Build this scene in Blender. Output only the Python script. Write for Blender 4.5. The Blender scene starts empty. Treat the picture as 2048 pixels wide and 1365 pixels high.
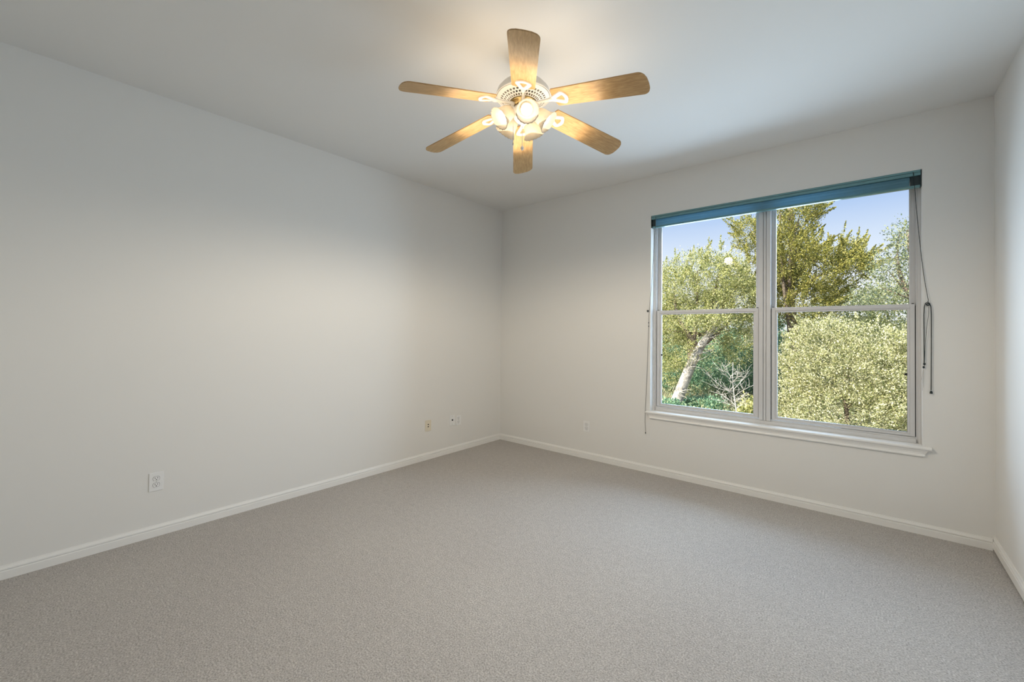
import bpy, bmesh, math, random
import numpy as np
from mathutils import Vector, Matrix
random.seed(7)
rng = np.random.default_rng(11)
S = bpy.context.scene
COL = S.collection
PI = math.pi
H = 2.74            # ceiling height
W = 3.9665          # room width (left wall x=0, right wall x=W)
YF = -4.75          # wall behind the camera
WX0, WX1, WZ0, WZ1 = 1.845, 3.651, 0.567, 2.370   # window opening in the back wall (plane y=0)

# ------------------------------------------------------------------ camera
CAM_F, CAM_CY, YAW, PITCH, ROLL = 847.714, 655.032, -0.6982, 0.0115, 0.0088
CAM_P = Vector((3.3801, -3.8187, 1.2827))
fw = Vector((math.sin(YAW) * math.cos(PITCH), math.cos(YAW) * math.cos(PITCH), math.sin(PITCH)))
r0 = Vector((math.cos(YAW), -math.sin(YAW), 0)); u0 = r0.cross(fw)
cr = math.cos(ROLL) * r0 + math.sin(ROLL) * u0
cu = -math.sin(ROLL) * r0 + math.cos(ROLL) * u0
cam = bpy.data.cameras.new('camera'); camo = bpy.data.objects.new('camera', cam); COL.objects.link(camo)
cam.sensor_width = 36; cam.sensor_fit = 'HORIZONTAL'; cam.lens = CAM_F * 36 / 2048
cam.shift_y = -(682.5 - CAM_CY) / 2048
cam.clip_start = 0.05; cam.clip_end = 300
M = Matrix((cr, cu, -fw)).transposed().to_4x4(); M.translation = CAM_P
camo.matrix_world = M
S.camera = camo

def at(px, py, Y):
    """where the sight line of a measured photo point meets the vertical plane y = Y"""
    d = fw + cr * ((px - 1024) / CAM_F) - cu * ((py - CAM_CY) / CAM_F)
    return CAM_P + d * ((Y - CAM_P.y) / d.y)

# ------------------------------------------------------------------ world, sun, exposure
S.view_settings.view_transform = 'Standard'; S.view_settings.look = 'None'
S.view_settings.exposure = 0.10; S.view_settings.gamma = 1.0
w = bpy.data.worlds.new('sky'); S.world = w; w.use_nodes = True
nt = w.node_tree; nt.nodes.clear()
tc = nt.nodes.new('ShaderNodeTexCoord'); sep = nt.nodes.new('ShaderNodeSeparateXYZ')
ramp = nt.nodes.new('ShaderNodeValToRGB'); bg = nt.nodes.new('ShaderNodeBackground'); wo = nt.nodes.new('ShaderNodeOutputWorld')
nt.links.new(tc.outputs['Generated'], sep.inputs[0]); nt.links.new(sep.outputs['Z'], ramp.inputs[0])
SKY = 4.0
stops = [(0.0, (.92, .93, .95)), (.10, (.86, .89, .95)), (.17, (.70, .79, .94)), (.25, (.43, .58, .87)), (.29, (.43, .58, .87)),
         (.42, (.62, .80, 1.15)), (.70, (1.1, 1.35, 1.8)), (1.0, (.9, 1.15, 1.6))]
cr_ = ramp.color_ramp
while len(cr_.elements) < len(stops): cr_.elements.new(.5)
for e, (p, c) in zip(cr_.elements, stops):
    e.position = p; e.color = (c[0] / SKY, c[1] / SKY, c[2] / SKY, 1)
nt.links.new(ramp.outputs[0], bg.inputs[0]); bg.inputs[1].default_value = SKY
nt.links.new(bg.outputs[0], wo.inputs[0])
sun = bpy.data.lights.new('sun', 'SUN'); sun.energy = 10.0; sun.angle = math.radians(.6); sun.color = (1, .93, .80)
suno = bpy.data.objects.new('sun', sun); COL.objects.link(suno); suno.location = (-4, -8, 9)
suno.rotation_euler = Vector((.50, .72, -.80)).to_track_quat('-Z', 'Y').to_euler()
day = bpy.data.lights.new('window_daylight', 'AREA'); day.shape = 'RECTANGLE'; day.size = 1.34; day.size_y = 1.66
day.energy = 48; day.color = (.55, .75, 1.0)          # daylight entering through the window opening
dayo = bpy.data.objects.new('window_daylight', day); COL.objects.link(dayo)
dayo.location = ((WX0 + WX1) / 2 - .20, .32, 1.43); dayo.rotation_euler = (-PI / 2 + math.radians(5), 0, 0)
BULB = 5.0
THROW, GLOW, THROW_COL = 62.0, 4.0, (1.0, .87, .69)
BULB_COL = (1.0, .82, .60)

# ------------------------------------------------------------------ materials
def mat(name, col, rough=.5, metal=0., spec=.5, noise=None, bump=None, emit=None, sheen=0):
    m = bpy.data.materials.new(name); m.use_nodes = True; n = m.node_tree; b = n.nodes['Principled BSDF']
    b.inputs['Base Color'].default_value = (*col, 1); b.inputs['Roughness'].default_value = rough
    b.inputs['Metallic'].default_value = metal; b.inputs['Specular IOR Level'].default_value = spec
    tcn = n.nodes.new('ShaderNodeTexCoord')
    if noise:                                   # (scale, amount)
        t = n.nodes.new('ShaderNodeTexNoise'); t.inputs['Scale'].default_value = noise[0]; t.inputs['Detail'].default_value = 4
        n.links.new(tcn.outputs['Object'], t.inputs['Vector'])
        r = n.nodes.new('ShaderNodeValToRGB'); a = noise[1]
        r.color_ramp.elements[0].position = .3; r.color_ramp.elements[1].position = .7
        r.color_ramp.elements[0].color = (*[c * (1 - a) for c in col], 1)
        r.color_ramp.elements[1].color = (*[min(1, c * (1 + a)) for c in col], 1)
        n.links.new(t.outputs['Fac'], r.inputs[0]); n.links.new(r.outputs[0], b.inputs['Base Color'])
    if bump:                                    # (scale, strength, distance)
        t = n.nodes.new('ShaderNodeTexNoise'); t.inputs['Scale'].default_value = bump[0]; t.inputs['Detail'].default_value = 3
        n.links.new(tcn.outputs['Object'], t.inputs['Vector'])
        k = n.nodes.new('ShaderNodeBump'); k.inputs['Strength'].default_value = bump[1]; k.inputs['Distance'].default_value = bump[2]
        n.links.new(t.outputs['Fac'], k.inputs['Height']); n.links.new(k.outputs[0], b.inputs['Normal'])
    if emit:
        b.inputs['Emission Color'].default_value = (*emit[0], 1); b.inputs['Emission Strength'].default_value = emit[1]
    return m

def carpet_mat():
    m = mat('carpet', (.47, .42, .36), .95, spec=.1); n = m.node_tree; b = n.nodes['Principled BSDF']
    tcn = n.nodes['Texture Coordinate']
    def noise(sc, det): 
        t = n.nodes.new('ShaderNodeTexNoise'); t.inputs['Scale'].default_value = sc; t.inputs['Detail'].default_value = det
        n.links.new(tcn.outputs['Object'], t.inputs['Vector']); return t
    fine, mid, big = noise(150, 3), noise(28, 4), noise(1.1, 3)
    def rampc(src, c0, c1, p0=.3, p1=.7):
        r = n.nodes.new('ShaderNodeValToRGB'); r.color_ramp.elements[0].position = p0; r.color_ramp.elements[1].position = p1
        r.color_ramp.elements[0].color = (*c0, 1); r.color_ramp.elements[1].color = (*c1, 1)
        n.links.new(src.outputs['Fac'], r.inputs[0]); return r
    a = rampc(fine, (.335, .31, .288), (.66, .625, .59))
    c = rampc(mid, (.93, .93, .93), (1.05, 1.05, 1.05)); d = rampc(big, (.96, .955, .95), (1.04, 1.04, 1.03))
    x = n.nodes.new('ShaderNodeMix'); x.data_type = 'RGBA'; x.blend_type = 'MULTIPLY'; x.inputs[0].default_value = 1
    n.links.new(a.outputs[0], x.inputs[6]); n.links.new(c.outputs[0], x.inputs[7])
    y = n.nodes.new('ShaderNodeMix'); y.data_type = 'RGBA'; y.blend_type = 'MULTIPLY'; y.inputs[0].default_value = 1
    n.links.new(x.outputs[2], y.inputs[6]); n.links.new(d.outputs[0], y.inputs[7])
    n.links.new(y.outputs[2], b.inputs['Base Color'])
    k = n.nodes.new('ShaderNodeBump'); k.inputs['Strength'].default_value = .7; k.inputs['Distance'].default_value = .005
    n.links.new(fine.outputs['Fac'], k.inputs['Height']); n.links.new(k.outputs[0], b.inputs['Normal'])
    return m

def wood_mat():
    m = mat('maple_veneer', (.55, .34, .15), .38); n = m.node_tree; b = n.nodes['Principled BSDF']
    tcn = n.nodes['Texture Coordinate']; mp = n.nodes.new('ShaderNodeMapping'); mp.inputs['Scale'].default_value = (3.0, 55, 55)
    t = n.nodes.new('ShaderNodeTexNoise'); t.inputs['Scale'].default_value = 2.0; t.inputs['Detail'].default_value = 6; t.inputs['Distortion'].default_value = .6
    n.links.new(tcn.outputs['Object'], mp.inputs[0]); n.links.new(mp.outputs[0], t.inputs['Vector'])
    r = n.nodes.new('ShaderNodeValToRGB'); r.color_ramp.elements[0].position = .3; r.color_ramp.elements[1].position = .72
    r.color_ramp.elements[0].color = (.42, .245, .095, 1); r.color_ramp.elements[1].color = (.62, .40, .185, 1)
    n.links.new(t.outputs['Fac'], r.inputs[0]); n.links.new(r.outputs[0], b.inputs['Base Color'])
    return m

def glass_mat():
    m = bpy.data.materials.new('window_glass'); m.use_nodes = True; n = m.node_tree; n.nodes.clear()
    o = n.nodes.new('ShaderNodeOutputMaterial'); mx = n.nodes.new('ShaderNodeMixShader')
    tr = n.nodes.new('ShaderNodeBsdfTransparent'); tr.inputs[0].default_value = (.985, .995, .99, 1)
    gl = n.nodes.new('ShaderNodeBsdfGlossy'); gl.inputs['Roughness'].default_value = .01
    fr = n.nodes.new('ShaderNodeFresnel'); fr.inputs[0].default_value = 1.18
    n.links.new(fr.outputs[0], mx.inputs[0]); n.links.new(tr.outputs[0], mx.inputs[1]); n.links.new(gl.outputs[0], mx.inputs[2])
    n.links.new(mx.outputs[0], o.inputs[0]); return m

def translucent_mat(name, col, tcol, fac, rough=.3, gloss=.06, bump=None):
    m = bpy.data.materials.new(name); m.use_nodes = True; n = m.node_tree; n.nodes.clear()
    o = n.nodes.new('ShaderNodeOutputMaterial')
    d = n.nodes.new('ShaderNodeBsdfDiffuse'); d.inputs[0].default_value = (*col, 1)
    t = n.nodes.new('ShaderNodeBsdfTranslucent'); t.inputs[0].default_value = (*tcol, 1)
    g = n.nodes.new('ShaderNodeBsdfGlossy'); g.inputs['Roughness'].default_value = rough
    a = n.nodes.new('ShaderNodeMixShader'); a.inputs[0].default_value = fac
    b = n.nodes.new('ShaderNodeMixShader'); b.inputs[0].default_value = gloss
    n.links.new(d.outputs[0], a.inputs[1]); n.links.new(t.outputs[0], a.inputs[2])
    n.links.new(a.outputs[0], b.inputs[1]); n.links.new(g.outputs[0], b.inputs[2]); n.links.new(b.outputs[0], o.inputs[0])
    if bump:
        tcn = n.nodes.new('ShaderNodeTexCoord'); v = n.nodes.new('ShaderNodeTexVoronoi'); v.inputs['Scale'].default_value = bump[0]
        n.links.new(tcn.outputs['Object'], v.inputs['Vector'])
        k = n.nodes.new('ShaderNodeBump'); k.inputs['Strength'].default_value = bump[1]; k.inputs['Distance'].default_value = .002
        n.links.new(v.outputs['Distance'], k.inputs['Height'])
        for q in (d, t, g): n.links.new(k.outputs[0], q.inputs['Normal'])
    return m

def leaf_mat(name, cols, trans=.35):
    """each leaf takes its own tone of the species' colours"""
    m = bpy.data.materials.new(name); m.use_nodes = True; n = m.node_tree; n.nodes.clear()
    o = n.nodes.new('ShaderNodeOutputMaterial'); g = n.nodes.new('ShaderNodeNewGeometry'); r = n.nodes.new('ShaderNodeValToRGB')
    while len(r.color_ramp.elements) < len(cols): r.color_ramp.elements.new(.5)
    for i, (e, c) in enumerate(zip(r.color_ramp.elements, cols)):
        e.position = i / (len(cols) - 1); e.color = (*c, 1)
    d = n.nodes.new('ShaderNodeBsdfDiffuse'); t = n.nodes.new('ShaderNodeBsdfTranslucent'); a = n.nodes.new('ShaderNodeMixShader')
    a.inputs[0].default_value = trans
    n.links.new(g.outputs['Random Per Island'], r.inputs[0])
    n.links.new(r.outputs[0], d.inputs[0]); n.links.new(r.outputs[0], t.inputs[0])
    n.links.new(d.outputs[0], a.inputs[1]); n.links.new(t.outputs[0], a.inputs[2]); n.links.new(a.outputs[0], o.inputs[0])
    return m

WALL = (.86, .845, .81)
MT = dict(
    wall=mat('wall_paint', WALL, .75, spec=.25, bump=(140, .05, .002)),
    ceil=mat('ceiling_paint', (.86, .85, .82), .85, spec=.15, bump=(120, .06, .002)),
    trim=mat('trim_paint', (.93, .915, .88), .35, noise=(6, .01)),
    vinyl=mat('window_vinyl', (.70, .69, .68), .35, noise=(9, .012)),
    gap=mat('sash_gasket', (.012, .012, .013), .7, noise=(40, .2)),
    carpet=carpet_mat(), glass=glass_mat(), wood=wood_mat(),
    teal=mat('teal_aluminium', (.15, .31, .33), .32, noise=(15, .05)),
    tealcloth=translucent_mat('teal_shade_cloth', (.17, .36, .45), (.35, .60, .75), .45, .5, .03),
    cap=mat('dark_end_cap', (.02, .035, .036), .4, noise=(40, .1)),
    cord=mat('dark_cord', (.016, .026, .028), .6, noise=(300, .3)),
    browncord=mat('brown_cord', (.075, .06, .045), .6, noise=(300, .3)),
    thread=mat('frayed_thread', (.35, .33, .30), .8, noise=(300, .2)),
    white=mat('fan_enamel', (.80, .78, .73), .30, noise=(20, .01)),
    brass=mat('antique_brass', (.42, .30, .13), .28, metal=.9, noise=(160, .35)),
    steel=mat('screw_metal', (.55, .54, .50), .35, metal=.8, noise=(60, .1)),
    plate=mat('white_plastic', (.92, .915, .90), .3, noise=(30, .01)),
    almond=mat('almond_plastic', (.84, .77, .62), .35, noise=(30, .015)),
    slot=mat('slot_black', (.008, .008, .008), .6, noise=(80, .2)),
    shade=translucent_mat('frosted_glass', (.62, .58, .51), (.80, .74, .63), .5, .25, .06, bump=(120, .25)),
    bulb=mat('lit_bulb', (1, 1, 1), .4, noise=(5, .001), emit=(BULB_COL, BULB)),
    bark=mat('pale_bark', (.42, .385, .345), .9, noise=(11, .5), bump=(14, .6, .03)),
    darkbark=mat('dark_bark', (.16, .125, .095), .9, noise=(10, .4), bump=(16, .6, .03)),
    twig=mat('bare_twig', (.60, .56, .52), .8, noise=(12, .12)),
    soil=mat('dry_ground', (.17, .155, .09), .95, noise=(2.5, .30), bump=(20, .4, .03)),
    wire=mat('cable_black', (.05, .05, .055), .6, noise=(5, .1)),
    siding=mat('outer_siding', (.50, .48, .44), .8, noise=(6, .06)),
)
LEAF = dict(
    juniper=leaf_mat('juniper_leaf', [(.05, .08, .03), (.24, .25, .06), (.47, .43, .11), (.70, .63, .24), (.10, .14, .07)]),
    oak=leaf_mat('oak_leaf', [(.07, .10, .05), (.32, .36, .12), (.62, .60, .24), (.86, .81, .48), (.20, .26, .12)]),
    airy=leaf_mat('airy_leaf', [(.12, .17, .12), (.24, .30, .20), (.46, .46, .22), (.38, .42, .30)]),
    pale=leaf_mat('pale_leaf', [(.06, .09, .04), (.38, .40, .17), (.72, .68, .38), (.93, .89, .68), (.24, .27, .12)]),
    shady=leaf_mat('deep_green_leaf', [(.05, .12, .09), (.17, .33, .22), (.32, .50, .33), (.56, .64, .38)]),
    weed=leaf_mat('dry_weed', [(.16, .22, .10), (.40, .40, .22), (.62, .59, .40), (.20, .30, .18)]),
)

# ------------------------------------------------------------------ mesh helpers
class MB:
    def __init__(s): s.bm = bmesh.new(); s.mi = 0
    def quad(s, pts):
        f = s.bm.faces.new([s.bm.verts.new(p) for p in pts]); f.material_index = s.mi; return s
    def box(s, x0, x1, y0, y1, z0, z1, bev=0):
        r = bmesh.ops.create_cube(s.bm, size=1)
        for v in r['verts']:
            v.co = Vector(((x0 + x1) / 2 + v.co.x * (x1 - x0), (y0 + y1) / 2 + v.co.y * (y1 - y0), (z0 + z1) / 2 + v.co.z * (z1 - z0)))
        fs = {f for v in r['verts'] for f in v.link_faces}
        for f in fs: f.material_index = s.mi
        if bev:
            es = {e for v in r['verts'] for e in v.link_edges}
            o = bmesh.ops.bevel(s.bm, geom=list(es), offset=bev, segments=2, profile=.6, affect='EDGES')
            for f in o['faces']: f.material_index = s.mi
        return s
    def lathe(s, prof, seg=40, T=Matrix(), mod=None, closed=False):
        rings = []
        for i, (r, z) in enumerate(prof):
            ring = []
            for k in range(seg):
                a = 2 * PI * k / seg; rr, zz = (r, z) if mod is None else mod(i, r, z, a)
                ring.append(s.bm.verts.new(T @ Vector((rr * math.cos(a), rr * math.sin(a), zz))))
            rings.append(ring)
        pairs = list(zip(rings, rings[1:])) + ([(rings[-1], rings[0])] if closed else [])
        for A, B in pairs:
            for k in range(seg):
                f = s.bm.faces.new((A[k], A[(k + 1) % seg], B[(k + 1) % seg], B[k])); f.material_index = s.mi; f.smooth = True
        if not closed:
            for ring, (r, z) in ((rings[0], prof[0]), (rings[-1], prof[-1])):
                if r > 1e-5 and mod is None: 
                    f = s.bm.faces.new(ring); f.material_index = s.mi
        return s
    def tube(s, pts, rad, seg=8):
        pts = [Vector(p) for p in pts]; n = len(pts)
        rad = rad if isinstance(rad, (list, tuple)) else [rad] * n
        rings = []; ref = None
        for i, p in enumerate(pts):
            t = (pts[min(i + 1, n - 1)] - pts[max(i - 1, 0)]).normalized()
            if ref is None: ref = Vector((1, 0, 0)) if abs(t.x) < .8 else Vector((0, 1, 0))
            a = (ref - t * ref.dot(t)).normalized(); b = t.cross(a); ref = a
            rings.append([s.bm.verts.new(p + (a * math.cos(2 * PI * k / seg) + b * math.sin(2 * PI * k / seg)) * rad[i]) for k in range(seg)])
        for A, B in zip(rings, rings[1:]):
            for k in range(seg):
                f = s.bm.faces.new((A[k], A[(k + 1) % seg], B[(k + 1) % seg], B[k])); f.smooth = True; f.material_index = s.mi
        for ring in (rings[0], rings[-1]):
            f = s.bm.faces.new(ring); f.material_index = s.mi
        return s
    def prism(s, poly, a, b, axis='x', a2=None, b2=None):
        """a closed outline pushed along an axis"""
        def P(u, v, t): return (t, u, v) if axis == 'x' else ((u, t, v) if axis == 'y' else (u, v, t))
        A = [s.bm.verts.new(P(u, v, a if a2 is None else a2(u, v))) for u, v in poly]
        B = [s.bm.verts.new(P(u, v, b if b2 is None else b2(u, v))) for u, v in poly]
        n = len(poly)
        for k in range(n):
            f = s.bm.faces.new((A[k], A[(k + 1) % n], B[(k + 1) % n], B[k])); f.material_index = s.mi
        for q in (A, B):
            f = s.bm.faces.new(q); f.material_index = s.mi
        return s
    def ball(s, c, r, sz=None, seg=16):
        sz = sz or (1, 1, 1)
        o = bmesh.ops.create_uvsphere(s.bm, u_segments=seg, v_segments=seg // 2 + 2, radius=r)
        for v in o['verts']:
            v.co = Vector((c[0] + v.co.x * sz[0], c[1] + v.co.y * sz[1], c[2] + v.co.z * sz[2]))
        for f in {f for v in o['verts'] for f in v.link_faces}: f.smooth = True; f.material_index = s.mi
        return s
    def xf(s, T): s.bm.transform(T); return s
    def data(s, name, mats):
        bmesh.ops.recalc_face_normals(s.bm, faces=s.bm.faces)
        me = bpy.data.meshes.new(name); s.bm.to_mesh(me); s.bm.free()
        for m in (mats if isinstance(mats, (list, tuple)) else [mats]): me.materials.append(m)
        return me
    def build(s, name, mats, parent=None): return put(name, s.data(name, mats), parent)

def put(name, data, parent=None, loc=None, rz=None):
    o = bpy.data.objects.new(name, data); COL.objects.link(o); o.parent = parent
    if loc is not None: o.location = loc
    if rz is not None: o.rotation_euler = (0, 0, rz)
    return o
def tag(o, label, cat, group=None, kind=None):
    o['label'] = label; o['category'] = cat
    if group: o['group'] = group
    if kind: o['kind'] = kind
    return o
def thing(name, label, cat, loc=(0, 0, 0), group=None, kind=None):
    return tag(put(name, None, None, loc), label, cat, group, kind)

# ------------------------------------------------------------------ room shell
tag(MB().box(-.15, W + .15, YF - .15, .17, -.20, 0).build('floor', MT['carpet']), 'beige cut pile carpet covering the whole floor', 'floor', kind='structure')
tag(MB().box(-.15, W + .15, YF - .15, .17, H, H + .2).build('ceiling', MT['ceil']), 'plain off white ceiling carrying the fan', 'ceiling', kind='structure')
tag(MB().box(-.15, 0, YF - .15, .17, 0, H).build('wall_left', MT['wall']), 'long blank off white wall on the left with four wall plates', 'wall', kind='structure')
tag(MB().box(W, W + .15, YF - .15, .17, 0, H).build('wall_right', MT['wall']), 'off white wall at the right edge lit from the window', 'wall', kind='structure')
tag(MB().box(0, W, YF - .15, YF, 0, H).build('wall_front', MT['wall']), 'off white wall behind the viewer', 'wall', kind='structure')
m = MB()
m.box(0, WX0, 0, .17, 0, H); m.box(WX1, W, 0, .17, 0, H); m.box(WX0, WX1, 0, .17, WZ1, H); m.box(WX0, WX1, 0, .17, 0, WZ0 - .02)
bmesh.ops.remove_doubles(m.bm, verts=m.bm.verts, dist=1e-5)
tag(m.build('wall_back', MT['wall']), 'off white far wall with the wide window', 'wall', kind='structure')

BB = [(0, 0), (.013, 0), (.013, .040), (.0115, .043), (.0065, .0445), (.0065, .0475), (.0115, .049), (.0105, .055), (.007, .062), (.005, .069), (0, .069)]
t_ = .0
def baseboard(name, label, axis, a, b, conv, z=0.0, gap=0):
    q = [conv(u, v + z) for u, v in BB]
    o = MB().prism(q, a, b, axis).build(name, MT['trim']); tag(o, label, 'baseboard', kind='structure')
baseboard('baseboard_left', 'white grooved baseboard along the left wall', 'y', YF, 0, lambda u, v: (u, v))
baseboard('baseboard_back', 'white grooved baseboard under the window wall', 'x', .013, W - .013, lambda u, v: (-u, v))
baseboard('baseboard_right', 'white grooved baseboard at the right wall with a dark gap below', 'y', YF, 0, lambda u, v: (W - u, v), z=.012)
baseboard('baseboard_front', 'white baseboard on the wall behind the viewer', 'x', .013, W - .013, lambda u, v: (YF + u, v))

# ------------------------------------------------------------------ window
win = thing('window_1', 'wide white twin single hung window above the sill', 'window', ((WX0 + WX1) / 2, 0, WZ0), kind='structure')
IW = Matrix.Translation(-win.location)
def wpart(m, name, mt, parent=win): return m.xf(IW).build(name, mt, parent)
FB = .607                                 # top of the frame sill
m = MB()                                   # outer frame: jambs, head, sill, each with a stepped face
for x0, x1, sx in ((WX0, 1.866, 1), (3.627, WX1, -1)):
    m.box(x0, x1, .085, .165, WZ0, WZ1)
m.box(WX0, 1.858, .072, .085, WZ0, WZ1, .002); m.box(3.637, WX1, .072, .085, WZ0, WZ1, .002)
m.box(1.866, 3.627, .085, .165, 2.316, WZ1); m.box(1.866, 3.627, .085, .165, WZ0, FB - .003, 0)
m.box(1.866, 3.627, .072, .085, WZ0, FB - .014, .003)
wpart(m, 'window_frame', MT['vinyl'])
m = MB()                                   # centre mullion: two jambs with a cover strip between
m.box(2.708, 2.790, .085, .165, FB - .003, 2.316)
m.box(2.708, 2.737, .074, .085, FB - .012, 2.316, .002); m.box(2.741, 2.757, .078, .085, FB - .012, 2.316, .002); m.box(2.761, 2.790, .074, .085, FB - .012, 2.316, .002)
wpart(m, 'mullion', MT['vinyl'])
def ring(m, x0, x1, z0, z1, l, r, b, t, y0, y1, bev=0):
    m.box(x0, x0 + l, y0, y1, z0, z1, bev); m.box(x1 - r, x1, y0, y1, z0, z1, bev)
    m.box(x0 + l, x1 - r, y0, y1, z0, z0 + b, bev); m.box(x0 + l, x1 - r, y0, y1, z1 - t, z1, bev)
for ux0, ux1 in ((1.866, 2.708), (2.790, 3.627)):
    g = .0045
    m = MB(); zt = 1.496                   # dark gasket seen in the joint beside the sash
    m.box(ux0, ux0 + g, .100, .118, FB, zt - .01); m.box(ux1 - g, ux1, .100, .118, FB, zt - .01)
    wpart(m, 'sash_gasket', MT['gap'])
    m = MB(); x0, x1 = ux0 + g, ux1 - g
    ring(m, x0, x1, FB, zt, .024, .024, .014, .026, .090, .124, .0015)
    ring(m, x0 + .024, x1 - .024, FB + .014, zt - .026, .014, .014, .010, .012, .096, .120, .0015)
    sash = wpart(m, 'lower_sash', MT['vinyl'])
    a0, a1, b0, b1 = x0 + .038, x1 - .038, FB + .024, zt - .038
    wpart(MB().box(a0 - .004, a1 + .004, .106, .110, b0 - .004, b1 + .004), 'lower_pane', MT['glass'], sash)
    m = MB(); ring(m, a0 - .001, a1 + .001, b0 - .001, b1 + .001, .002, .002, .002, .002, .100, .106); wpart(m, 'glazing_gasket', MT['gap'], sash)
    xs = a0 + .006 if ux0 < 2 else a1 - .006
    zs = 1.083 if ux0 < 2 else 1.02
    m = MB().box(xs - .007, xs + .007, .094, .105, zs - .008, zs + .008, .002); wpart(m, 'vent_stop', MT['slot'], sash)
    for xl in (x0 + .010, x1 - .010):
        wpart(MB().box(xl - .006, xl + .006, .0985, .112, zt, zt + .006, .001), 'tilt_latch', MT['gap'], sash)
    m = MB()
    ring(m, ux0, ux1, zt - .03, 2.316, .018, .018, .02, .012, .126, .150, .0015)
    ring(m, ux0 + .018, ux1 - .018, zt - .01, 2.304, .012, .012, .004, .010, .130, .146, .0015)
    up = wpart(m, 'upper_sash', MT['vinyl'])
    wpart(MB().box(ux0 + .026, ux1 - .026, .136, .140, zt - .008, 2.297), 'upper_pane', MT['glass'], up)
# sill board with horns, apron under it
m = MB()
nose = [(.085, WZ0 - .02), (-.024, WZ0 - .02), (-.029, WZ0 - .0165), (-.031, WZ0 - .010), (-.029, WZ0 - .0035), (-.024, WZ0), (.085, WZ0)]
m.prism(nose, WX0, WX1, 'x')
front = [(-.0005, WZ0 - .02)] + nose[1:6] + [(-.0005, WZ0)]
m.prism(front, 1.810, WX0, 'x'); m.prism(front, WX1, 3.693, 'x')
wpart(m, 'window_sill', MT['trim'])
zb = WZ0 - .02
ap = [(-.0005, zb), (-.021, zb), (-.019, zb - .008), (-.014, zb - .018), (-.0125, zb - .030), (-.016, zb - .036), (-.016, zb - .043), (-.012, zb - .046), (-.0005, zb - .046)]
wpart(MB().prism(ap, 0, 0, 'x', a2=lambda u, v: 1.828 + (zb - v) * .45, b2=lambda u, v: 3.677 - (zb - v) * .45), 'apron', MT['trim'])

# ------------------------------------------------------------------ raised shade at the head of the window
bl = thing('roller_shade', 'teal window shade drawn all the way up under its headrail', 'window shade', ((WX0 + WX1) / 2, 0, WZ1))
IB = Matrix.Translation(-bl.location)
SX0, SX1 = WX0 + .004, WX1 - .003
hr = [(.050, 2.369), (-.002, 2.369), (-.004, 2.366), (-.004, 2.356), (.001, 2.3545), (.001, 2.3515), (-.005, 2.350), (-.006, 2.338), (-.003, 2.334), (.050, 2.334)]
MB().prism(hr, SX0 + .003, SX1 - .003, 'x').xf(IB).build('headrail', MT['teal'], bl)
m = MB(); st = []
for i in range(7):
    z = 2.331 - i * .0095; st += [(.008 + .002 * (i % 2), z), (.0125 - .003 * (i % 2), z - .005)]
st = [(.012, 2.332)] + [(.010 + .0012 * math.sin(i * 2.1), 2.329 - i * .0072) for i in range(8)] + [(.012, 2.273)] + [(.044, 2.273), (.044, 2.332)]
m.prism(st, SX0 + .035, SX1 - .055, 'x')
m.xf(IB).build('shade_cloth', MT['tealcloth'], bl)
MB().prism([(.008, 2.262), (.011, 2.259), (.042, 2.259), (.046, 2.262), (.046, 2.272), (.008, 2.272)], SX0 + .004, SX1 - .004, 'x').xf(IB).build('bottom_rail', MT['teal'], bl)
for xa, xb, xi0, xi1 in ((SX0, SX0 + .003, SX0 + .003, SX0 + .030), (SX1 - .003, SX1, SX1 - .050, SX1 - .003)):
    m = MB().box(xa, xb, -.004, .050, 2.258, 2.369); m.box(xi0, xi1, .016, .046, 2.2725, 2.3335)
    m.xf(IB).build('end_cap', MT['cap'], bl)
def P(px, py, y): v = at(px, py, y); return Vector((v.x, y, v.z))
# left cord: over the headrail, along the jamb, past its cleat and on down the wall
m = MB().tube([P(1311.5, 432.5, -.006), P(1311, 440, -.0095), P(1310.5, 457, -.009), P(1306.5, 520, -.008), P(1302, 585, -.009), P(1299, 612, -.012), P(1297.6, 632, -.012),
               P(1297.3, 655, -.010), P(1295, 720, -.009), P(1292.2, 790, -.008), P(1290.3, 823, -.008), P(1289.9, 845, -.008), P(1291, 863, -.008)], .0014)
c1 = m.xf(IB).build('lift_cord', MT['browncord'], bl)
c1['label'] = 'single brown cord hanging at the left of the window'
p = P(1291, 866, -.009) - bl.location
MB().lathe([(.0015, .010), (.003, .006), (.0042, -.004), (.0038, -.007), (.001, -.0085)], 12, Matrix.Translation(p)).build('tassel', MT['cord'], c1)
for py in (646, 653): MB().ball(P(1297.2, py, -.010) - bl.location, .0045).build('cord_stop', MT['cord'], c1)
# right cord: down over the headrail to the cleat, doubled there, two tails
RC = P(1855, 608, -.012)
m = MB().tube([P(1826, 344.5, -.007), P(1827.5, 352, -.0095), P(1829.5, 375, -.009), P(1833, 420, -.006), P(1838, 470, -.006), P(1843.5, 520, -.007), P(1849, 560, -.010), P(1856.5, 600, -.012), P(1856, 606, -.013)], .0016)
c2 = m.xf(IB).build('lift_cord', MT['cord'], bl); c2['label'] = 'dark cord looped over the cleat right of the window'
loop = [(1848.3, 731), (1848.3, 700), (1848, 660), (1847.8, 630), (1848.6, 614), (1851, 607), (1855, 604.5), (1859, 607), (1861.8, 614), (1862.8, 630), (1862.8, 680), (1862.5, 740), (1862.3, 781)]
MB().tube([P(a, b, -.010) for a, b in loop], .0024).xf(IB).build('cord_loop', MT['cord'], c2)
MB().tube([P(1848.6, 735, -.010), P(1850, 700, -.011), P(1853, 660, -.012), P(1857, 630, -.012), P(1857.5, 614, -.012)], .0010).xf(IB).build('slack_cord', MT['cord'], c2)
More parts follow.
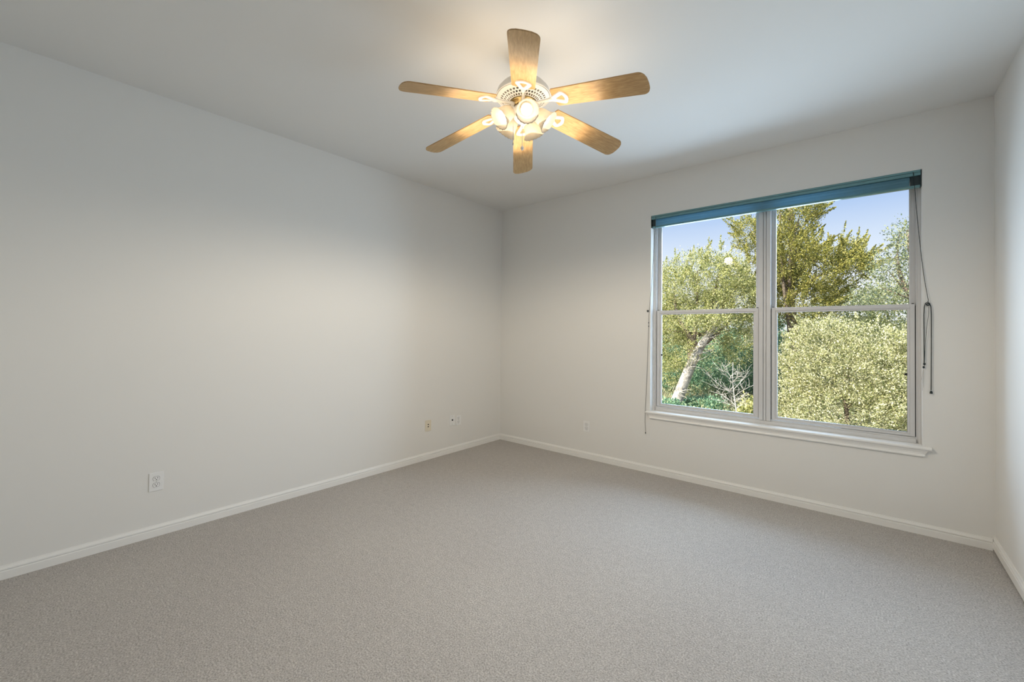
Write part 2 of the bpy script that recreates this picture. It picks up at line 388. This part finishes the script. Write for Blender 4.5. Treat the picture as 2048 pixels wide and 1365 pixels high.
m = MB().ball(P(1848.8, 728.5, -.010) - bl.location, .0062, (1, 1, 1.3)); m.ball(P(1847.4, 735, -.010) - bl.location, .0058, (1, 1, 1.3)); m.build('cord_knot', MT['cord'], c2)
MB().lathe([(.002, .010), (.0055, .006), (.0072, -.004), (.0068, -.009), (.002, -.010)], 14, Matrix.Translation(P(1862.4, 785, -.010) - bl.location)).build('tassel', MT['cord'], c2)
m = MB()
for k, (dx, ln) in enumerate(((0, 30), (-2.2, 22), (1.6, 38), (-.8, 44))):
    m.tube([P(1847, 738, -.009), P(1846 + dx * .5, 738 + ln * .5, -.007), P(1845.2 + dx, 738 + ln, -.006)], .0005, 5)
m.xf(IB).build('frayed_threads', MT['thread'], c2)

def cleat(px, py, label):
    c = P(px, py, 0); c.y = 0
    t = thing('cord_cleat', label, 'cord cleat', c, 'cord cleats beside the window')
    R = Matrix.Rotation(PI / 2, 4, 'X')
    MB().lathe([(.0040, 0), (.0045, .003), (.0040, .007), (.009, .0085), (.0095, .0095), (.009, .0105), (.003, .0115), (.0005, .0115)], 20, R).build('spool', MT['cord'], t)
    MB().lathe([(.0028, .0112), (.0022, .0124), (.0003, .0126)], 12, R).build('screw', MT['steel'], t)
cleat(1296.3, 622.5, 'small dark round cord cleat on the wall left of the window')
cleat(1855.5, 609.5, 'small dark round cord cleat with cord looped over it, right of the window')

# ------------------------------------------------------------------ wall plates
def frame_at(wall, c):            # local x along the wall (to the viewer's right), y out of it, z up
    if wall == 'left': return Matrix.Translation(c) @ Matrix(((0, 1, 0, 0), (1, 0, 0, 0), (0, 0, 1, 0), (0, 0, 0, 1)))
    return Matrix.Translation(c) @ Matrix(((1, 0, 0, 0), (0, -1, 0, 0), (0, 0, 1, 0), (0, 0, 0, 1)))
def plate_root(name, label, cat, wall, c, group=None):
    t = thing(name, label, cat, c, group); return t, frame_at(wall, Vector((0, 0, 0)))
def cover(F, w, h, mt, t, holes):
    m = MB(); m.box(-w / 2, w / 2, 0.0, .005, -h / 2, h / 2, .0022); m.xf(F).build('cover_plate', mt, t)
def duplex(label, wall, c, w=.070, h=.113, group='duplex wall outlets'):
    t, F = plate_root('wall_outlet', label, 'outlet', wall, c, group)
    cover(F, w, h, MT['plate'], t, 2)
    for dz in (.0195, -.0195):
        m = MB(); poly = []
        for k in range(24):
            a = 2 * PI * k / 24; x, z = .0165 * math.cos(a), .0165 * math.sin(a)
            poly.append((x, max(-.0125, min(.0125, z)) + dz))
        m.mi = 1; m.prism([(u * 1.07, (v - dz) * 1.09 + dz) for u, v in poly], .0048, .0053, 'y')
        m.mi = 0; m.prism(poly, .005, .0068, 'y')
        m.mi = 1
        m.box(-.0075, -.0050, .0066, .0071, dz - .001, dz + .0085); m.box(.0050, .0072, .0066, .0071, dz, dz + .0080)
        m.lathe([(.0028, 0), (.0028, .0005)], 14, Matrix.Translation((0, .0066, dz - .0065)) @ Matrix.Rotation(-PI / 2, 4, 'X'))
        m.xf(F).build('receptacle', [MT['plate'], MT['slot']], t)
    MB().lathe([(.0028, 0), (.0024, .0012), (.0004, .0014)], 12, Matrix.Translation((0, .0048, 0)) @ Matrix.Rotation(-PI / 2, 4, 'X')).xf(F).build('screw', MT['steel'], t)
duplex('white double wall outlet low on the left wall, nearest the viewer', 'left', (0, -3.210, .337))
duplex('white double wall outlet right beside the cable plate near the room corner', 'left', (0, -.676, .329), .066, .104)
duplex('white double wall outlet on the window wall, left of the window', 'back', (1.180, 0, .325), .070, .108)
t, F = plate_root('phone_jack', 'almond wall plate with two stacked black jacks on the left wall', 'wall plate', 'left', (0, -1.089, .338))
cover(F, .074, .110, MT['almond'], t, 2)
for dz in (.011, -.011):
    MB().box(-.0065, .0065, .0046, .0056, dz - .0055, dz + .0055, .0004).xf(F).build('jack', MT['slot'], t)
for dz in (.042, -.042):
    MB().lathe([(.0028, 0), (.0022, .0012), (.0003, .0013)], 12, Matrix.Translation((0, .0048, dz)) @ Matrix.Rotation(-PI / 2, 4, 'X')).xf(F).build('screw', MT['almond'], t)
t, F = plate_root('cable_plate', 'white cable plate with one black socket and two screws near the corner', 'wall plate', 'left', (0, -.768, .341))
cover(F, .072, .111, MT['plate'], t, 1)
MB().lathe([(.0085, 0), (.0085, .003), (.0060, .003), (.0060, .008), (.003, .008), (.003, .002)], 18, Matrix.Translation((0, .0048, .004)) @ Matrix.Rotation(-PI / 2, 4, 'X')).xf(F).build('coax_socket', MT['slot'], t)
for dz in (.044, -.040):
    MB().lathe([(.0030, 0), (.0026, .0012), (.0003, .0014)], 12, Matrix.Translation((0, .0048, dz)) @ Matrix.Rotation(-PI / 2, 4, 'X')).xf(F).build('screw', MT['steel'], t)

# ------------------------------------------------------------------ ceiling fan
FX, FY = 1.9617, -2.0518
fan = thing('ceiling_fan', 'white ceiling fan with six maple blades and five lit glass lamps', 'ceiling fan', (FX, FY, H))
def Z(z): return z - H
MB().lathe([(.070, 0), (.068, -.012), (.055, -.035), (.030, -.048), (.018, -.050)], 40).build('canopy', MT['white'], fan)
MB().lathe([(.012, -.045), (.012, Z(2.635))], 20).build('downrod', MT['white'], fan)
MB().lathe([(.012, Z(2.645)), (.045, Z(2.640)), (.085, Z(2.626)), (.118, Z(2.604)), (.138, Z(2.580)), (.146, Z(2.556)), (.148, Z(2.552)), (.148, Z(2.546)), (.145, Z(2.544)),
            (.141, Z(2.548)), (.141, Z(2.560)), (.050, Z(2.575))], 56, mod=lambda i, r, z, a: (r, z)).build('motor_housing', MT['white'], fan)
# pierced lower plate of the motor
m = MB(); rs = [.141, .124, .108, .092, .075]; zs = [2.5445, 2.537, 2.530, 2.523, 2.516]; N = 38
def pol(r, a, z): return Vector((r * math.cos(a), r * math.sin(a), Z(z)))
for j in range(4):
    for k in range(N):
        a0, a1 = 2 * PI * (k + .5 * (j % 2)) / N, 2 * PI * (k + 1 + .5 * (j % 2)) / N
        o = [(rs[j], a0, zs[j]), (rs[j], a1, zs[j]), (rs[j + 1], a1, zs[j + 1]), (rs[j + 1], a0, zs[j + 1])]
        if j == 0:
            m.quad([pol(*q) for q in o]); continue
        c = [sum(q[i] for q in o) / 4 for i in range(3)]
        inn = [tuple(c[i] + (q[i] - c[i]) * .64 for i in range(3)) for q in o]
        ov = [m.bm.verts.new(pol(*q)) for q in o]; iv = [m.bm.verts.new(pol(*q)) for q in inn]
        for i in range(4): m.bm.faces.new((ov[i], ov[(i + 1) % 4], iv[(i + 1) % 4], iv[i]))
bmesh.ops.remove_doubles(m.bm, verts=m.bm.verts, dist=1e-5)
gr = m.build('vent_plate', MT['white'], fan)
so = gr.modifiers.new('thickness', 'SOLIDIFY'); so.thickness = .003
MB().lathe([(.05, Z(2.55)), (.074, Z(2.524)), (.075, Z(2.514)), (.070, Z(2.505)), (.062, Z(2.503)), (.060, Z(2.497)), (.056, Z(2.492)), (.04, Z(2.491))], 48).build('hub', MT['brass'], fan)
# blades: outline drooping and pitched, bracket under each
def bz(r, y): return Z(2.5193 - .1636 * r) - .213 * y
outl = []
R0, R1 = .190, .660
def half(r):                                 # half width along the blade
    return .058 + .008 * (r - R0) / (R1 - R0)
n = 14
for i in range(n + 1): outl.append((R0 + (.622 - R0) * i / n, -half(R0 + (.622 - R0) * i / n)))
for k in range(1, 7): a = PI / 2 * k / 7; outl.append((.622 + .034 * math.sin(a), -half(.622) + .036 * (1 - math.cos(a))))
for k in range(0, 9): y = -.030 + .062 * k / 8; outl.append((.657 + .003 * math.cos(y * 40), y))
for k in range(6, 0, -1): a = PI / 2 * k / 7; outl.append((.622 + .034 * math.sin(a), half(.622) - .034 * (1 - math.cos(a))))
for i in range(n, -1, -1): outl.append((R0 + (.622 - R0) * i / n, half(R0 + (.622 - R0) * i / n)))
for k in range(1, 8): a = PI * k / 8; outl.append((R0 - .012 * math.sin(a), half(R0) * math.cos(a)))
m = MB()
top = [m.bm.verts.new((r, y, bz(r, y) + .003)) for r, y in outl]; bot = [m.bm.verts.new((r, y, bz(r, y) - .003)) for r, y in outl]
nn = len(outl)
for k in range(nn): m.bm.faces.new((top[k], top[(k + 1) % nn], bot[(k + 1) % nn], bot[k]))
m.bm.faces.new(top); m.bm.faces.new(bot)
blade_me = m.data('blade', MT['wood'])
m = MB()                                     # bracket: loop with an open heart, neck, foot on the hub
def loopring(pts_o, pts_i, dz0, dz1):
    A = [m.bm.verts.new((r, y, bz(r, y) + dz0)) for r, y in pts_o]; B = [m.bm.verts.new((r, y, bz(r, y) + dz0)) for r, y in pts_i]
    C = [m.bm.verts.new((r, y, bz(r, y) + dz1)) for r, y in pts_o]; D = [m.bm.verts.new((r, y, bz(r, y) + dz1)) for r, y in pts_i]
    k_ = len(pts_o)
    for k in range(k_):
        q = (k + 1) % k_
        m.bm.faces.new((A[k], A[q], B[q], B[k])); m.bm.faces.new((C[k], C[q], D[q], D[k]))
        m.bm.faces.new((A[k], A[q], C[q], C[k])); m.bm.faces.new((B[k], B[q], D[q], D[k]))
def rounded(tri, rad, n=7):                    # closed outline of a polygon with rounded corners
    out = []; k = len(tri)
    for i in range(k):
        p, c, q = Vector(tri[i - 1]), Vector(tri[i]), Vector(tri[(i + 1) % k])
        a, b = c + (p - c).normalized() * rad[i], c + (q - c).normalized() * rad[i]
        for j in range(n):
            t = j / (n - 1); out.append(tuple(a * (1 - t) ** 2 + c * 2 * t * (1 - t) + b * t * t))
    return out
po = rounded([(.160, .008), (.160, -.008), (.240, -.046), (.264, 0), (.240, .046)], [.006, .006, .022, .018, .022])
pi_ = rounded([(.196, .004), (.196, -.004), (.236, -.022), (.242, 0), (.236, .022)], [.003, .003, .008, .008, .008])
loopring(po, pi_, -.0095, -.0032)
m.tube([(.176, 0, bz(.176, 0) - .006), (.150, 0, bz(.150, 0) - .008), (.115, 0, bz(.115, 0) - .010), (.085, 0, Z(2.494)), (.058, 0, Z(2.497))], [.012, .0085, .0075, .0085, .012], 10)
iron_me = m.data('blade_bracket', MT['white'])
A0 = 6.4343
hub = Matrix.Translation((0, 0, Z(2.5193))); nz = Vector((-.0278, .0216, 1)).normalized()
tilt = hub @ Vector((0, 0, 1)).rotation_difference(nz).to_matrix().to_4x4() @ hub.inverted()   # the fan hangs a touch out of level
for k in range(6):
    b = put('blade', blade_me, fan); b.matrix_local = tilt @ Matrix.Rotation(A0 - k * PI / 3, 4, 'Z')
    put('blade_bracket', iron_me, b)
# light kit
MB().lathe([(.040, Z(2.492)), (.054, Z(2.486)), (.058, Z(2.470)), (.056, Z(2.450)), (.050, Z(2.432)), (.036, Z(2.416)), (.020, Z(2.408)), (.012, Z(2.404)), (.013, Z(2.398)), (.008, Z(2.392)), (.001, Z(2.390))], 40).build('light_fitter', MT['white'], fan)
sh_prof = [(.021, 0), (.029, .006), (.036, .018), (.0405, .034), (.043, .052), (.046, .068), (.051, .080), (.0575, .090), (.060, .0935)]
inner = [(r - .0028, z + .001) for r, z in sh_prof[::-1]]
NP = len(sh_prof)
def scal(i, r, z, a):
    f = {NP - 1: 1, NP: 1, NP - 2: .75, NP + 1: .75, NP - 3: .35, NP + 2: .35}.get(i, 0)
    return r + .0012 * f * math.cos(18 * a), z + .0028 * f * abs(math.cos(9 * a)) - .001 * f
shade_me = MB().lathe(sh_prof + inner, 72, mod=scal, closed=True).data('lamp_shade', MT['shade'])
m = MB(); m.lathe([(.012, .012), (.0135, .022), (.019, .032), (.026, .044), (.0295, .056), (.0295, .062), (.027, .072), (.020, .080), (.010, .0845), (.001, .0855)], 28, mod=lambda i, r, z, a: (r, z))
bulb_me = m.data('bulb', MT['bulb'])
sock_me = MB().lathe([(.022, -.012), (.024, -.004), (.0235, .004), (.015, .005), (.0145, .024), (.001, .024)], 28, mod=lambda i, r, z, a: (r, z)).data('socket', MT['white'])
arm = None
TILT = math.radians(41)
for k in range(5):
    a = -.735 + k * 2 * PI / 5
    d = Vector((math.cos(a) * math.cos(TILT), math.sin(a) * math.cos(TILT), -math.sin(TILT)))
    mouth = Vector((math.cos(a) * .140, math.sin(a) * .140, Z(2.399)))
    q = d.to_track_quat('Z', 'Y').to_matrix().to_4x4()
    s_ = put('lamp_shade', shade_me, fan); s_.matrix_local = Matrix.Translation(mouth - d * .0935) @ q
    put('bulb', bulb_me, s_)
    put('socket', sock_me, s_)
throw = bpy.data.lights.new('fan_lamp_light', 'SPOT'); throw.spot_size = math.radians(179); throw.spot_blend = .40; throw.shadow_soft_size = .05
throw.energy = THROW; throw.color = THROW_COL          # what the five lamps together throw down into the room
to = put('fan_lamp_light', throw, fan, (0, 0, Z(2.255)))
glow = bpy.data.lights.new('fan_lamp_glow', 'AREA'); glow.shape = 'DISK'; glow.size = .80
glow.energy = GLOW; glow.color = BULB_COL          # what leaks up through the glass shades
put('fan_lamp_glow', glow, fan, (0, 0, Z(2.390))).rotation_euler = (PI, 0, 0)
def chain(dx, z0, z1, fob, fobm):
    x, y = dx * cr.x, dx * cr.y
    m = MB(); nb = int((z0 - z1) / .006)
    for i in range(nb): m.ball((x, y, Z(z0 - (i + .5) * .006)), .0021, seg=6)
    m.tube([(x, y, Z(z0)), (x, y, Z(z1))], .0009, 5)
    c = m.build('pull_chain', MT['steel'] if fob == 'peg' else MT['white'], fan)
    T = Matrix.Translation((x, y, Z(z1)))
    pr = [(.001, 0), (.0032, -.004), (.0036, -.016), (.001, -.019)] if fob == 'peg' else [(.001, 0), (.004, -.004), (.0085, -.012), (.0085, -.018), (.005, -.026), (.001, -.029)]
    MB().lathe(pr, 16, T).build('pull_knob', fobm, c)
chain(-.052, 2.434, 2.305, 'peg', MT['steel'])
chain(-.003, 2.390, 2.288, 'drop', MT['plate'])

# ------------------------------------------------------------------ outdoors
def grid_ground():
    m = MB(); nx, ny = 40, 40; vs = []
    for j in range(ny + 1):
        for i in range(nx + 1):
            x, y = -42 + 84 * i / nx, .17 + 60 * j / ny
            z = -1.25 + .25 * min(1, y / 9) + .055 * max(0, y - 9) + .08 * math.sin(x * .9 + y * .3) * math.sin(y * .7)
            vs.append(m.bm.verts.new((x, y, z)))
    for j in range(ny):
        for i in range(nx):
            a = j * (nx + 1) + i; f = m.bm.faces.new((vs[a], vs[a + 1], vs[a + nx + 2], vs[a + nx + 1])); f.smooth = True
    return m.build('ground', MT['soil'])
tag(grid_ground(), 'dry sunlit ground outside the window', 'ground', kind='structure')
def gz(x, y): return -1.25 + .25 * min(1, y / 9) + .055 * max(0, y - 9) + .08 * math.sin(x * .9 + y * .3) * math.sin(y * .7)
def leaf_mesh(name, C, L, Wd, mtl, up=None):
    """N rhombic leaves, centres C, lengths L"""
    n = len(C)
    u = rng.normal(size=(n, 3)) if up is None else up + rng.normal(size=(n, 3)) * .55
    u /= np.linalg.norm(u, axis=1)[:, None]
    v = np.cross(u, rng.normal(size=(n, 3))); v /= np.linalg.norm(v, axis=1)[:, None]
    L = L[:, None]
    V = np.stack([C - u * L * .5, C + v * L * Wd * .5 - u * L * .05, C + u * L * .5, C - v * L * Wd * .5 - u * L * .05], 1).reshape(-1, 3).astype(np.float32)
    me = bpy.data.meshes.new(name); me.vertices.add(4 * n); me.loops.add(4 * n); me.polygons.add(n)
    me.vertices.foreach_set('co', V.ravel()); me.loops.foreach_set('vertex_index', np.arange(4 * n, dtype=np.int32))
    me.polygons.foreach_set('loop_start', np.arange(0, 4 * n, 4, dtype=np.int32))
    me.update(calc_edges=True); me.validate(); me.materials.append(mtl); return me
def blob_leaves(blobs, n, clump, per):
    """leaf centres gathered into sprays over the outside of ellipsoids"""
    B = np.array([[*b[0], *b[1]] for b in blobs], float)
    wgt = (B[:, 3] * B[:, 4] * B[:, 5]) ** (2 / 3); wgt /= wgt.sum()
    nc = max(1, n // per); idx = rng.choice(len(B), nc, p=wgt)
    d = rng.normal(size=(nc, 3)); d /= np.linalg.norm(d, axis=1)[:, None]
    rr = rng.uniform(.35, 1, nc) ** .45
    cc = B[idx, :3] + d * rr[:, None] * B[idx, 3:]
    C = np.repeat(cc, per, 0) + rng.normal(size=(nc * per, 3)) * clump
    up = np.repeat(d, per, 0) * .6 + np.array([0, 0, .5])
    return C, up
def sprig_leaves(sprigs, per, spread):
    C, U = [], []
    for a, b in sprigs:
        a, b = np.array(a), np.array(b); t = rng.uniform(0, 1, per)
        C.append(a + (b - a) * t[:, None] + rng.normal(size=(per, 3)) * spread * (1.05 - t)[:, None]); d = (b - a) / np.linalg.norm(b - a); U.append(np.tile(d, (per, 1)))
    return np.concatenate(C), np.concatenate(U)
def out_sprigs(blobs, n, ln):
    out = []
    wgt = np.array([max(b[1]) ** 2 for b in blobs]); wgt /= wgt.sum()
    for i in rng.choice(len(blobs), n, p=wgt):
        c, r = np.array(blobs[i][0]), np.array(blobs[i][1]); d = rng.normal(size=3); d[2] = abs(d[2]) * .8 - .15; d /= np.linalg.norm(d)
        a = c + d * r * .72; e = d + np.array([.25, 0, .45]); e /= np.linalg.norm(e); out.append((tuple(a), tuple(a + e * ln * rng.uniform(.5, 1.2))))
    return out
def bent(a, b, sag=.12, n=6):
    a, b = Vector(a), Vector(b); out = []
    off = Vector((random.uniform(-1, 1), random.uniform(-1, 1), random.uniform(-.3, .6))) * (b - a).length * sag
    for i in range(n):
        t = i / (n - 1); out.append(a.lerp(b, t) + off * math.sin(PI * t))
    return out
def px_blobs(lst, Y):
    """(photo x, y, half width px, half height px, depth offset)"""
    out = []
    for x, y, rw, rh, dy in lst:
        c = at(x, y, Y + dy); k = (c - CAM_P).dot(fw) / CAM_F
        out.append(((c.x, c.y, c.z), (rw * k, max(rw, rh) * k * .9, rh * k)))
    return out
def plant(name, label, cat, base, blobs, n, size, leafm, barkm, trunk=None, trad=.12, clump=.10, per=14, sprigs=None, sper=40, sspread=.05, group=None, wid=.55, branches=True, limbm=None):
    base = Vector(base)
    t = thing(name, label, cat, base, group); I = Matrix.Translation(-base)
    C, U = blob_leaves(blobs, n, clump, per)
    if sprigs:
        c2, u2 = sprig_leaves(sprigs, sper, sspread); C = np.concatenate([C, c2]); U = np.concatenate([U, u2])
    keep = C[:, 2] > -1.2; C, U = C[keep], U[keep]
    L = size * rng.uniform(.6, 1.35, len(C))
    put('foliage', leaf_mesh('foliage', C - np.array(base), L, wid, leafm, U), t)
    tr = [Vector(p) for p in (trunk or bent(base, blobs[0][0], .05))]
    k = len(tr)
    MB().tube(tr, [trad * (1 - .65 * i / (k - 1)) for i in range(k)], 10).xf(I).build('trunk', barkm, t)
    if branches:
        for (c, r) in blobs[:7]:
            s0 = tr[int((k - 1) * random.uniform(.45, .9))]
            bl_ = (Vector(c) - s0).length
            if bl_ < .15: continue
            pts = bent(s0, Vector(c) + Vector((0, 0, r[2] * .3)), .10)
            MB().tube(pts, [trad * .38 * (1 - .8 * i / 5) for i in range(6)], 6).xf(I).build('branch', limbm or barkm, t)
    return t
def sp(lst, Y): return [(at(a, b, Y), at(c, d, Y)) for a, b, c, d in lst]
def base_at(px, Y):
    v = at(px, 800, Y); return (v.x, v.y, gz(v.x, v.y) - .03)

# tall juniper in the middle
YJ = 11.0
blobs = px_blobs([(1575, 520, 60, 70, 0), (1600, 440, 42, 45, 0), (1560, 400, 30, 40, .3), (1500, 470, 40, 45, .4), (1520, 560, 60, 60, .2), (1640, 540, 60, 55, -.3), (1690, 540, 45, 45, -.3),
                  (1600, 610, 90, 60, .4), (1715, 525, 26, 30, -.3), (1480, 600, 50, 50, .6), (1625, 415, 22, 26, 0), (1700, 500, 20, 26, -.3)], YJ)
spr = sp([(1676, 520, 1692, 442), (1684, 500, 1700, 465), (1700, 520, 1722, 478), (1715, 515, 1740, 470), (1725, 525, 1752, 490), (1720, 535, 1746, 518), (1660, 500, 1656, 465), (1640, 480, 1646, 452),
          (1630, 440, 1646, 418), (1620, 430, 1655, 425), (1620, 460, 1642, 450), (1490, 455, 1452, 436), (1500, 480, 1470, 455), (1495, 500, 1462, 492), (1505, 445, 1484, 424), (1590, 400, 1610, 372), (1560, 390, 1555, 350),
          (1720, 550, 1742, 560), (1680, 560, 1702, 590), (1690, 510, 1676, 470), (1650, 510, 1668, 470)], YJ - .2)
plant('juniper_tree', 'tall olive green juniper behind the middle of the window', 'tree', base_at(1590, YJ), [(c, [q * .82 for q in r]) for c, r in blobs], 62000, .046, LEAF['juniper'], MT['darkbark'],
      trunk=[base_at(1590, YJ), at(1588, 700, YJ), at(1580, 600, YJ), at(1585, 500, YJ), at(1580, 400, YJ)], trad=.17, clump=.075, per=44, sprigs=spr + out_sprigs(blobs, 260, .62), sper=210, sspread=.050, group='trees and bushes outside')
# leaning old tree on the left with a shaggy pale trunk
YO = 9.5
blobs = px_blobs([(1395, 560, 70, 60, 0), (1350, 580, 45, 60, 0), (1440, 560, 60, 55, .2), (1470, 600, 60, 50, .3), (1370, 640, 70, 50, .1), (1330, 680, 35, 70, 0), (1460, 655, 55, 40, .4), (1310, 620, 50, 60, .2),
                  (1360, 705, 42, 36, -.3), (1425, 620, 50, 40, 0), (1402, 640, 46, 24, -.9), (1476, 690, 34, 44, .5), (1346, 742, 26, 30, -.2)], YO)
spr = sp([(1352, 530, 1350, 496), (1345, 535, 1360, 505), (1385, 525, 1388, 490), (1416, 520, 1418, 474), (1414, 500, 1424, 480), (1436, 520, 1442, 470), (1440, 500, 1448, 482), (1455, 520, 1466, 490), (1330, 545, 1334, 512), (1400, 520, 1404, 495)], YO)
trk = [at(1346, 822, YO - .6), at(1362, 780, YO - .5), at(1380, 735, YO - .4), at(1398, 698, YO - .3), at(1418, 670, YO - .1), at(1432, 640, YO), at(1430, 600, YO)]
b0 = Vector(trk[0]); b0.z = gz(b0.x, b0.y) - .03
ot = plant('leaning_tree', 'light green tree on a leaning shaggy pale trunk behind the left panes', 'tree', b0, blobs, 64000, .045, LEAF['oak'], MT['bark'],
           trunk=[b0] + trk, trad=.20, clump=.075, per=36, limbm=MT['darkbark'], sprigs=spr + out_sprigs(blobs, 150, .40), sper=130, sspread=.05, group='trees and bushes outside')
for k in range(56):                          # peeling bark strands and dead twigs on the lean of the trunk
    i = random.uniform(.8, 5); a = Vector(trk[int(i)]).lerp(Vector(trk[min(6, int(i) + 1)]), i % 1) + Vector((random.gauss(0, .09), random.gauss(-.1, .05), random.gauss(0, .06)))
    d = Vector((random.uniform(-.1, .75), random.uniform(-.2, .1), random.uniform(-.15, .35))) * random.uniform(.3, .9)
    MB().tube(bent(a, a + d, .2, 5), [.013, .012, .010, .007, .003], 5).xf(Matrix.Translation(-b0)).build('bark_strand', MT['bark'], ot)
# open airy tree at the right edge
YA = 10.0
blobs = px_blobs([(1800, 470, 22, 24, 0), (1790, 520, 40, 22, 0), (1775, 545, 34, 18, 0), (1815, 500, 26, 40, 0), (1830, 560, 40, 50, .2), (1765, 585, 50, 26, 0), (1800, 610, 60, 34, .2), (1850, 480, 40, 60, .3), (1735, 596, 30, 24, 0)], YA)
spr = sp([(1815, 470, 1810, 440), (1815, 480, 1797, 462), (1805, 478, 1780, 482), (1800, 490, 1772, 492), (1806, 492, 1782, 466), (1790, 525, 1752, 514), (1785, 520, 1770, 500), (1780, 540, 1742, 536), (1790, 505, 1792, 492),
          (1770, 560, 1745, 552), (1800, 520, 1812, 505), (1750, 580, 1722, 566), (1740, 600, 1712, 590)], YA)
plant('airy_tree', 'thin leaved open tree at the right edge of the window', 'tree', base_at(1830, YA), blobs, 8500, .048, LEAF['airy'], MT['darkbark'],
      trunk=[base_at(1830, YA), at(1832, 700, YA), at(1826, 600, YA), at(1822, 520, YA), at(1815, 460, YA)], trad=.09, clump=.10, per=10, sprigs=spr, sper=46, sspread=.05, group='trees and bushes outside')
# big pale bush in front on the right
YB = 7.6
blobs = px_blobs([(1690, 740, 100, 70, 0), (1620, 720, 60, 70, .2), (1760, 760, 70, 70, -.2), (1700, 820, 110, 50, -.3), (1600, 800, 60, 50, 0), (1650, 670, 55, 40, .2), (1740, 690, 60, 45, 0), (1790, 820, 60, 50, -.2), (1820, 720, 40, 60, .2)], YB)
plant('pale_bush', 'big bush of bleached cream green leaves behind the lower right pane', 'bush', base_at(1700, YB), blobs, 72000, .040, LEAF['pale'], MT['darkbark'], trad=.05, clump=.055, per=34, sprigs=out_sprigs(blobs, 200, .35), sper=100, sspread=.045, group='trees and bushes outside', wid=.5)
# bare white sapling behind the lower left pane
YS = 6.6
b0 = Vector(base_at(1474, YS)); tw = thing('bare_sapling', 'leafless white twigged sapling behind the lower left pane', 'sapling', b0, 'trees and bushes outside')
I = Matrix.Translation(-b0)
MB().tube([b0, at(1473, 825, YS), at(1468, 790, YS), at(1465, 760, YS), at(1466, 725, YS)], [.015, .013, .010, .007, .004], 8).xf(I).build('stem', MT['twig'], tw)
for a, b, c, d in [(1471, 812, 1418, 782), (1468, 790, 1412, 745), (1466, 772, 1440, 738), (1467, 780, 1500, 740), (1468, 795, 1508, 770), (1470, 805, 1488, 790), (1466, 760, 1446, 730), (1466, 765, 1488, 748), (1472, 815, 1435, 800), (1468, 785, 1430, 775), (1472, 818, 1496, 806)]:
    m = MB(); q = bent(at(a, b, YS), at(c, d, YS + random.uniform(-.3, .3)), .10); m.tube(q, [.007, .006, .005, .004, .003, .0015], 6)
    for k in range(12):
        s0 = q[random.randint(1, 4)]; e = s0 + Vector((random.gauss(0, .13), random.gauss(0, .06), random.uniform(.02, .24)))
        m.tube(bent(s0, e, .15, 4), [.003, .0026, .0022, .0012], 5)
    m.xf(I).build('twig', MT['twig'], tw)
# deep green bushes filling in behind
for (x, y, rw, rh, Y, lm, lb) in [
        (1345, 760, 60, 70, 12.5, 'shady', 'deep green bush behind the foot of the leaning trunk'),
        (1440, 740, 70, 90, 13.0, 'shady', 'deep green bush behind the bare sapling'),
        (1510, 700, 60, 90, 12.6, 'shady', 'deep green bush behind the centre mullion'),
        (1590, 690, 60, 80, 13.5, 'shady', 'deep green bush left of the big pale bush'),
        (1680, 650, 80, 70, 14.5, 'oak', 'yellow green bush above the big pale bush'),
        (1775, 625, 75, 62, 13.2, 'oak', 'yellow green bush under the open airy tree'),
        (1860, 720, 80, 100, 12.0, 'oak', 'yellow green bush past the right jamb'),
        (1270, 680, 70, 120, 12.0, 'shady', 'deep green bush past the left jamb'),
        (1400, 690, 60, 60, 15.0, 'oak', 'yellow green bush seen over the leaning trunk'),
        (1336, 824, 34, 18, 8.6, 'shady', 'low green shrub left of the foot of the leaning trunk'),
        (1410, 818, 32, 18, 9.6, 'shady', 'low green shrub between the leaning trunk and the bare sapling'),
        (1516, 826, 20, 20, 8.2, 'oak', 'low yellow green shrub right of the bare sapling'),
        (1935, 610, 60, 110, 15.5, 'oak', 'yellow green bush well past the right jamb'),
        (2150, 600, 110, 160, 13.5, 'oak', 'big yellow green bush farthest out to the right'),
        (1090, 640, 90, 130, 12.5, 'oak', 'yellow green bush far out to the left'),
        (2030, 640, 90, 150, 11.5, 'shady', 'deep green bush far out to the right')]:
    c = at(x, y, Y); k = (c - CAM_P).dot(fw) / CAM_F; g = gz(c.x, c.y)
    bs = [((c.x, c.y, c.z), (rw * k, rw * k, rh * k)), ((c.x - rw * k * .5, c.y - .3, (c.z + g) / 2), (rw * k * .8, rw * k * .8, (c.z - g) * .6 + .3)), ((c.x + rw * k * .5, c.y - .2, (c.z + g) / 2), (rw * k * .8, rw * k * .8, (c.z - g) * .6 + .3))]
    plant('green_bush', lb, 'bush', (c.x, c.y, g - .03), bs, 14000, .068, LEAF[lm], MT['darkbark'], trad=.08, clump=.085, per=34, group='trees and bushes outside')
# dry weeds along the ground: countless
n = 16000
X = np.concatenate([rng.uniform(-4, 6, n)]); Yy = rng.uniform(5.5, 13, n)
Zz = np.array([gz(a, b) for a, b in zip(X, Yy)]) + rng.uniform(0, .42, n) ** 1.3
U = np.tile(np.array([0, 0, 1.0]), (n, 1))
wd = put('dry_weeds', leaf_mesh('dry_weeds', np.stack([X, Yy, Zz], 1), rng.uniform(.07, .18, n), .22, LEAF['weed'], U))
tag(wd, 'pale dry weeds and grass covering the ground outside', 'weeds', kind='stuff')
# overhead cable beyond the trees
m = MB().tube([at(1100, 527, 24) + Vector((0, 0, .3)), at(1400, 525, 24), at(1740, 523, 24), at(2050, 521, 24) + Vector((0, 0, .3))], .020, 6)
tag(m.build('overhead_cable', MT['wire']), 'thin dark overhead cable between the juniper and the airy tree', 'cable')
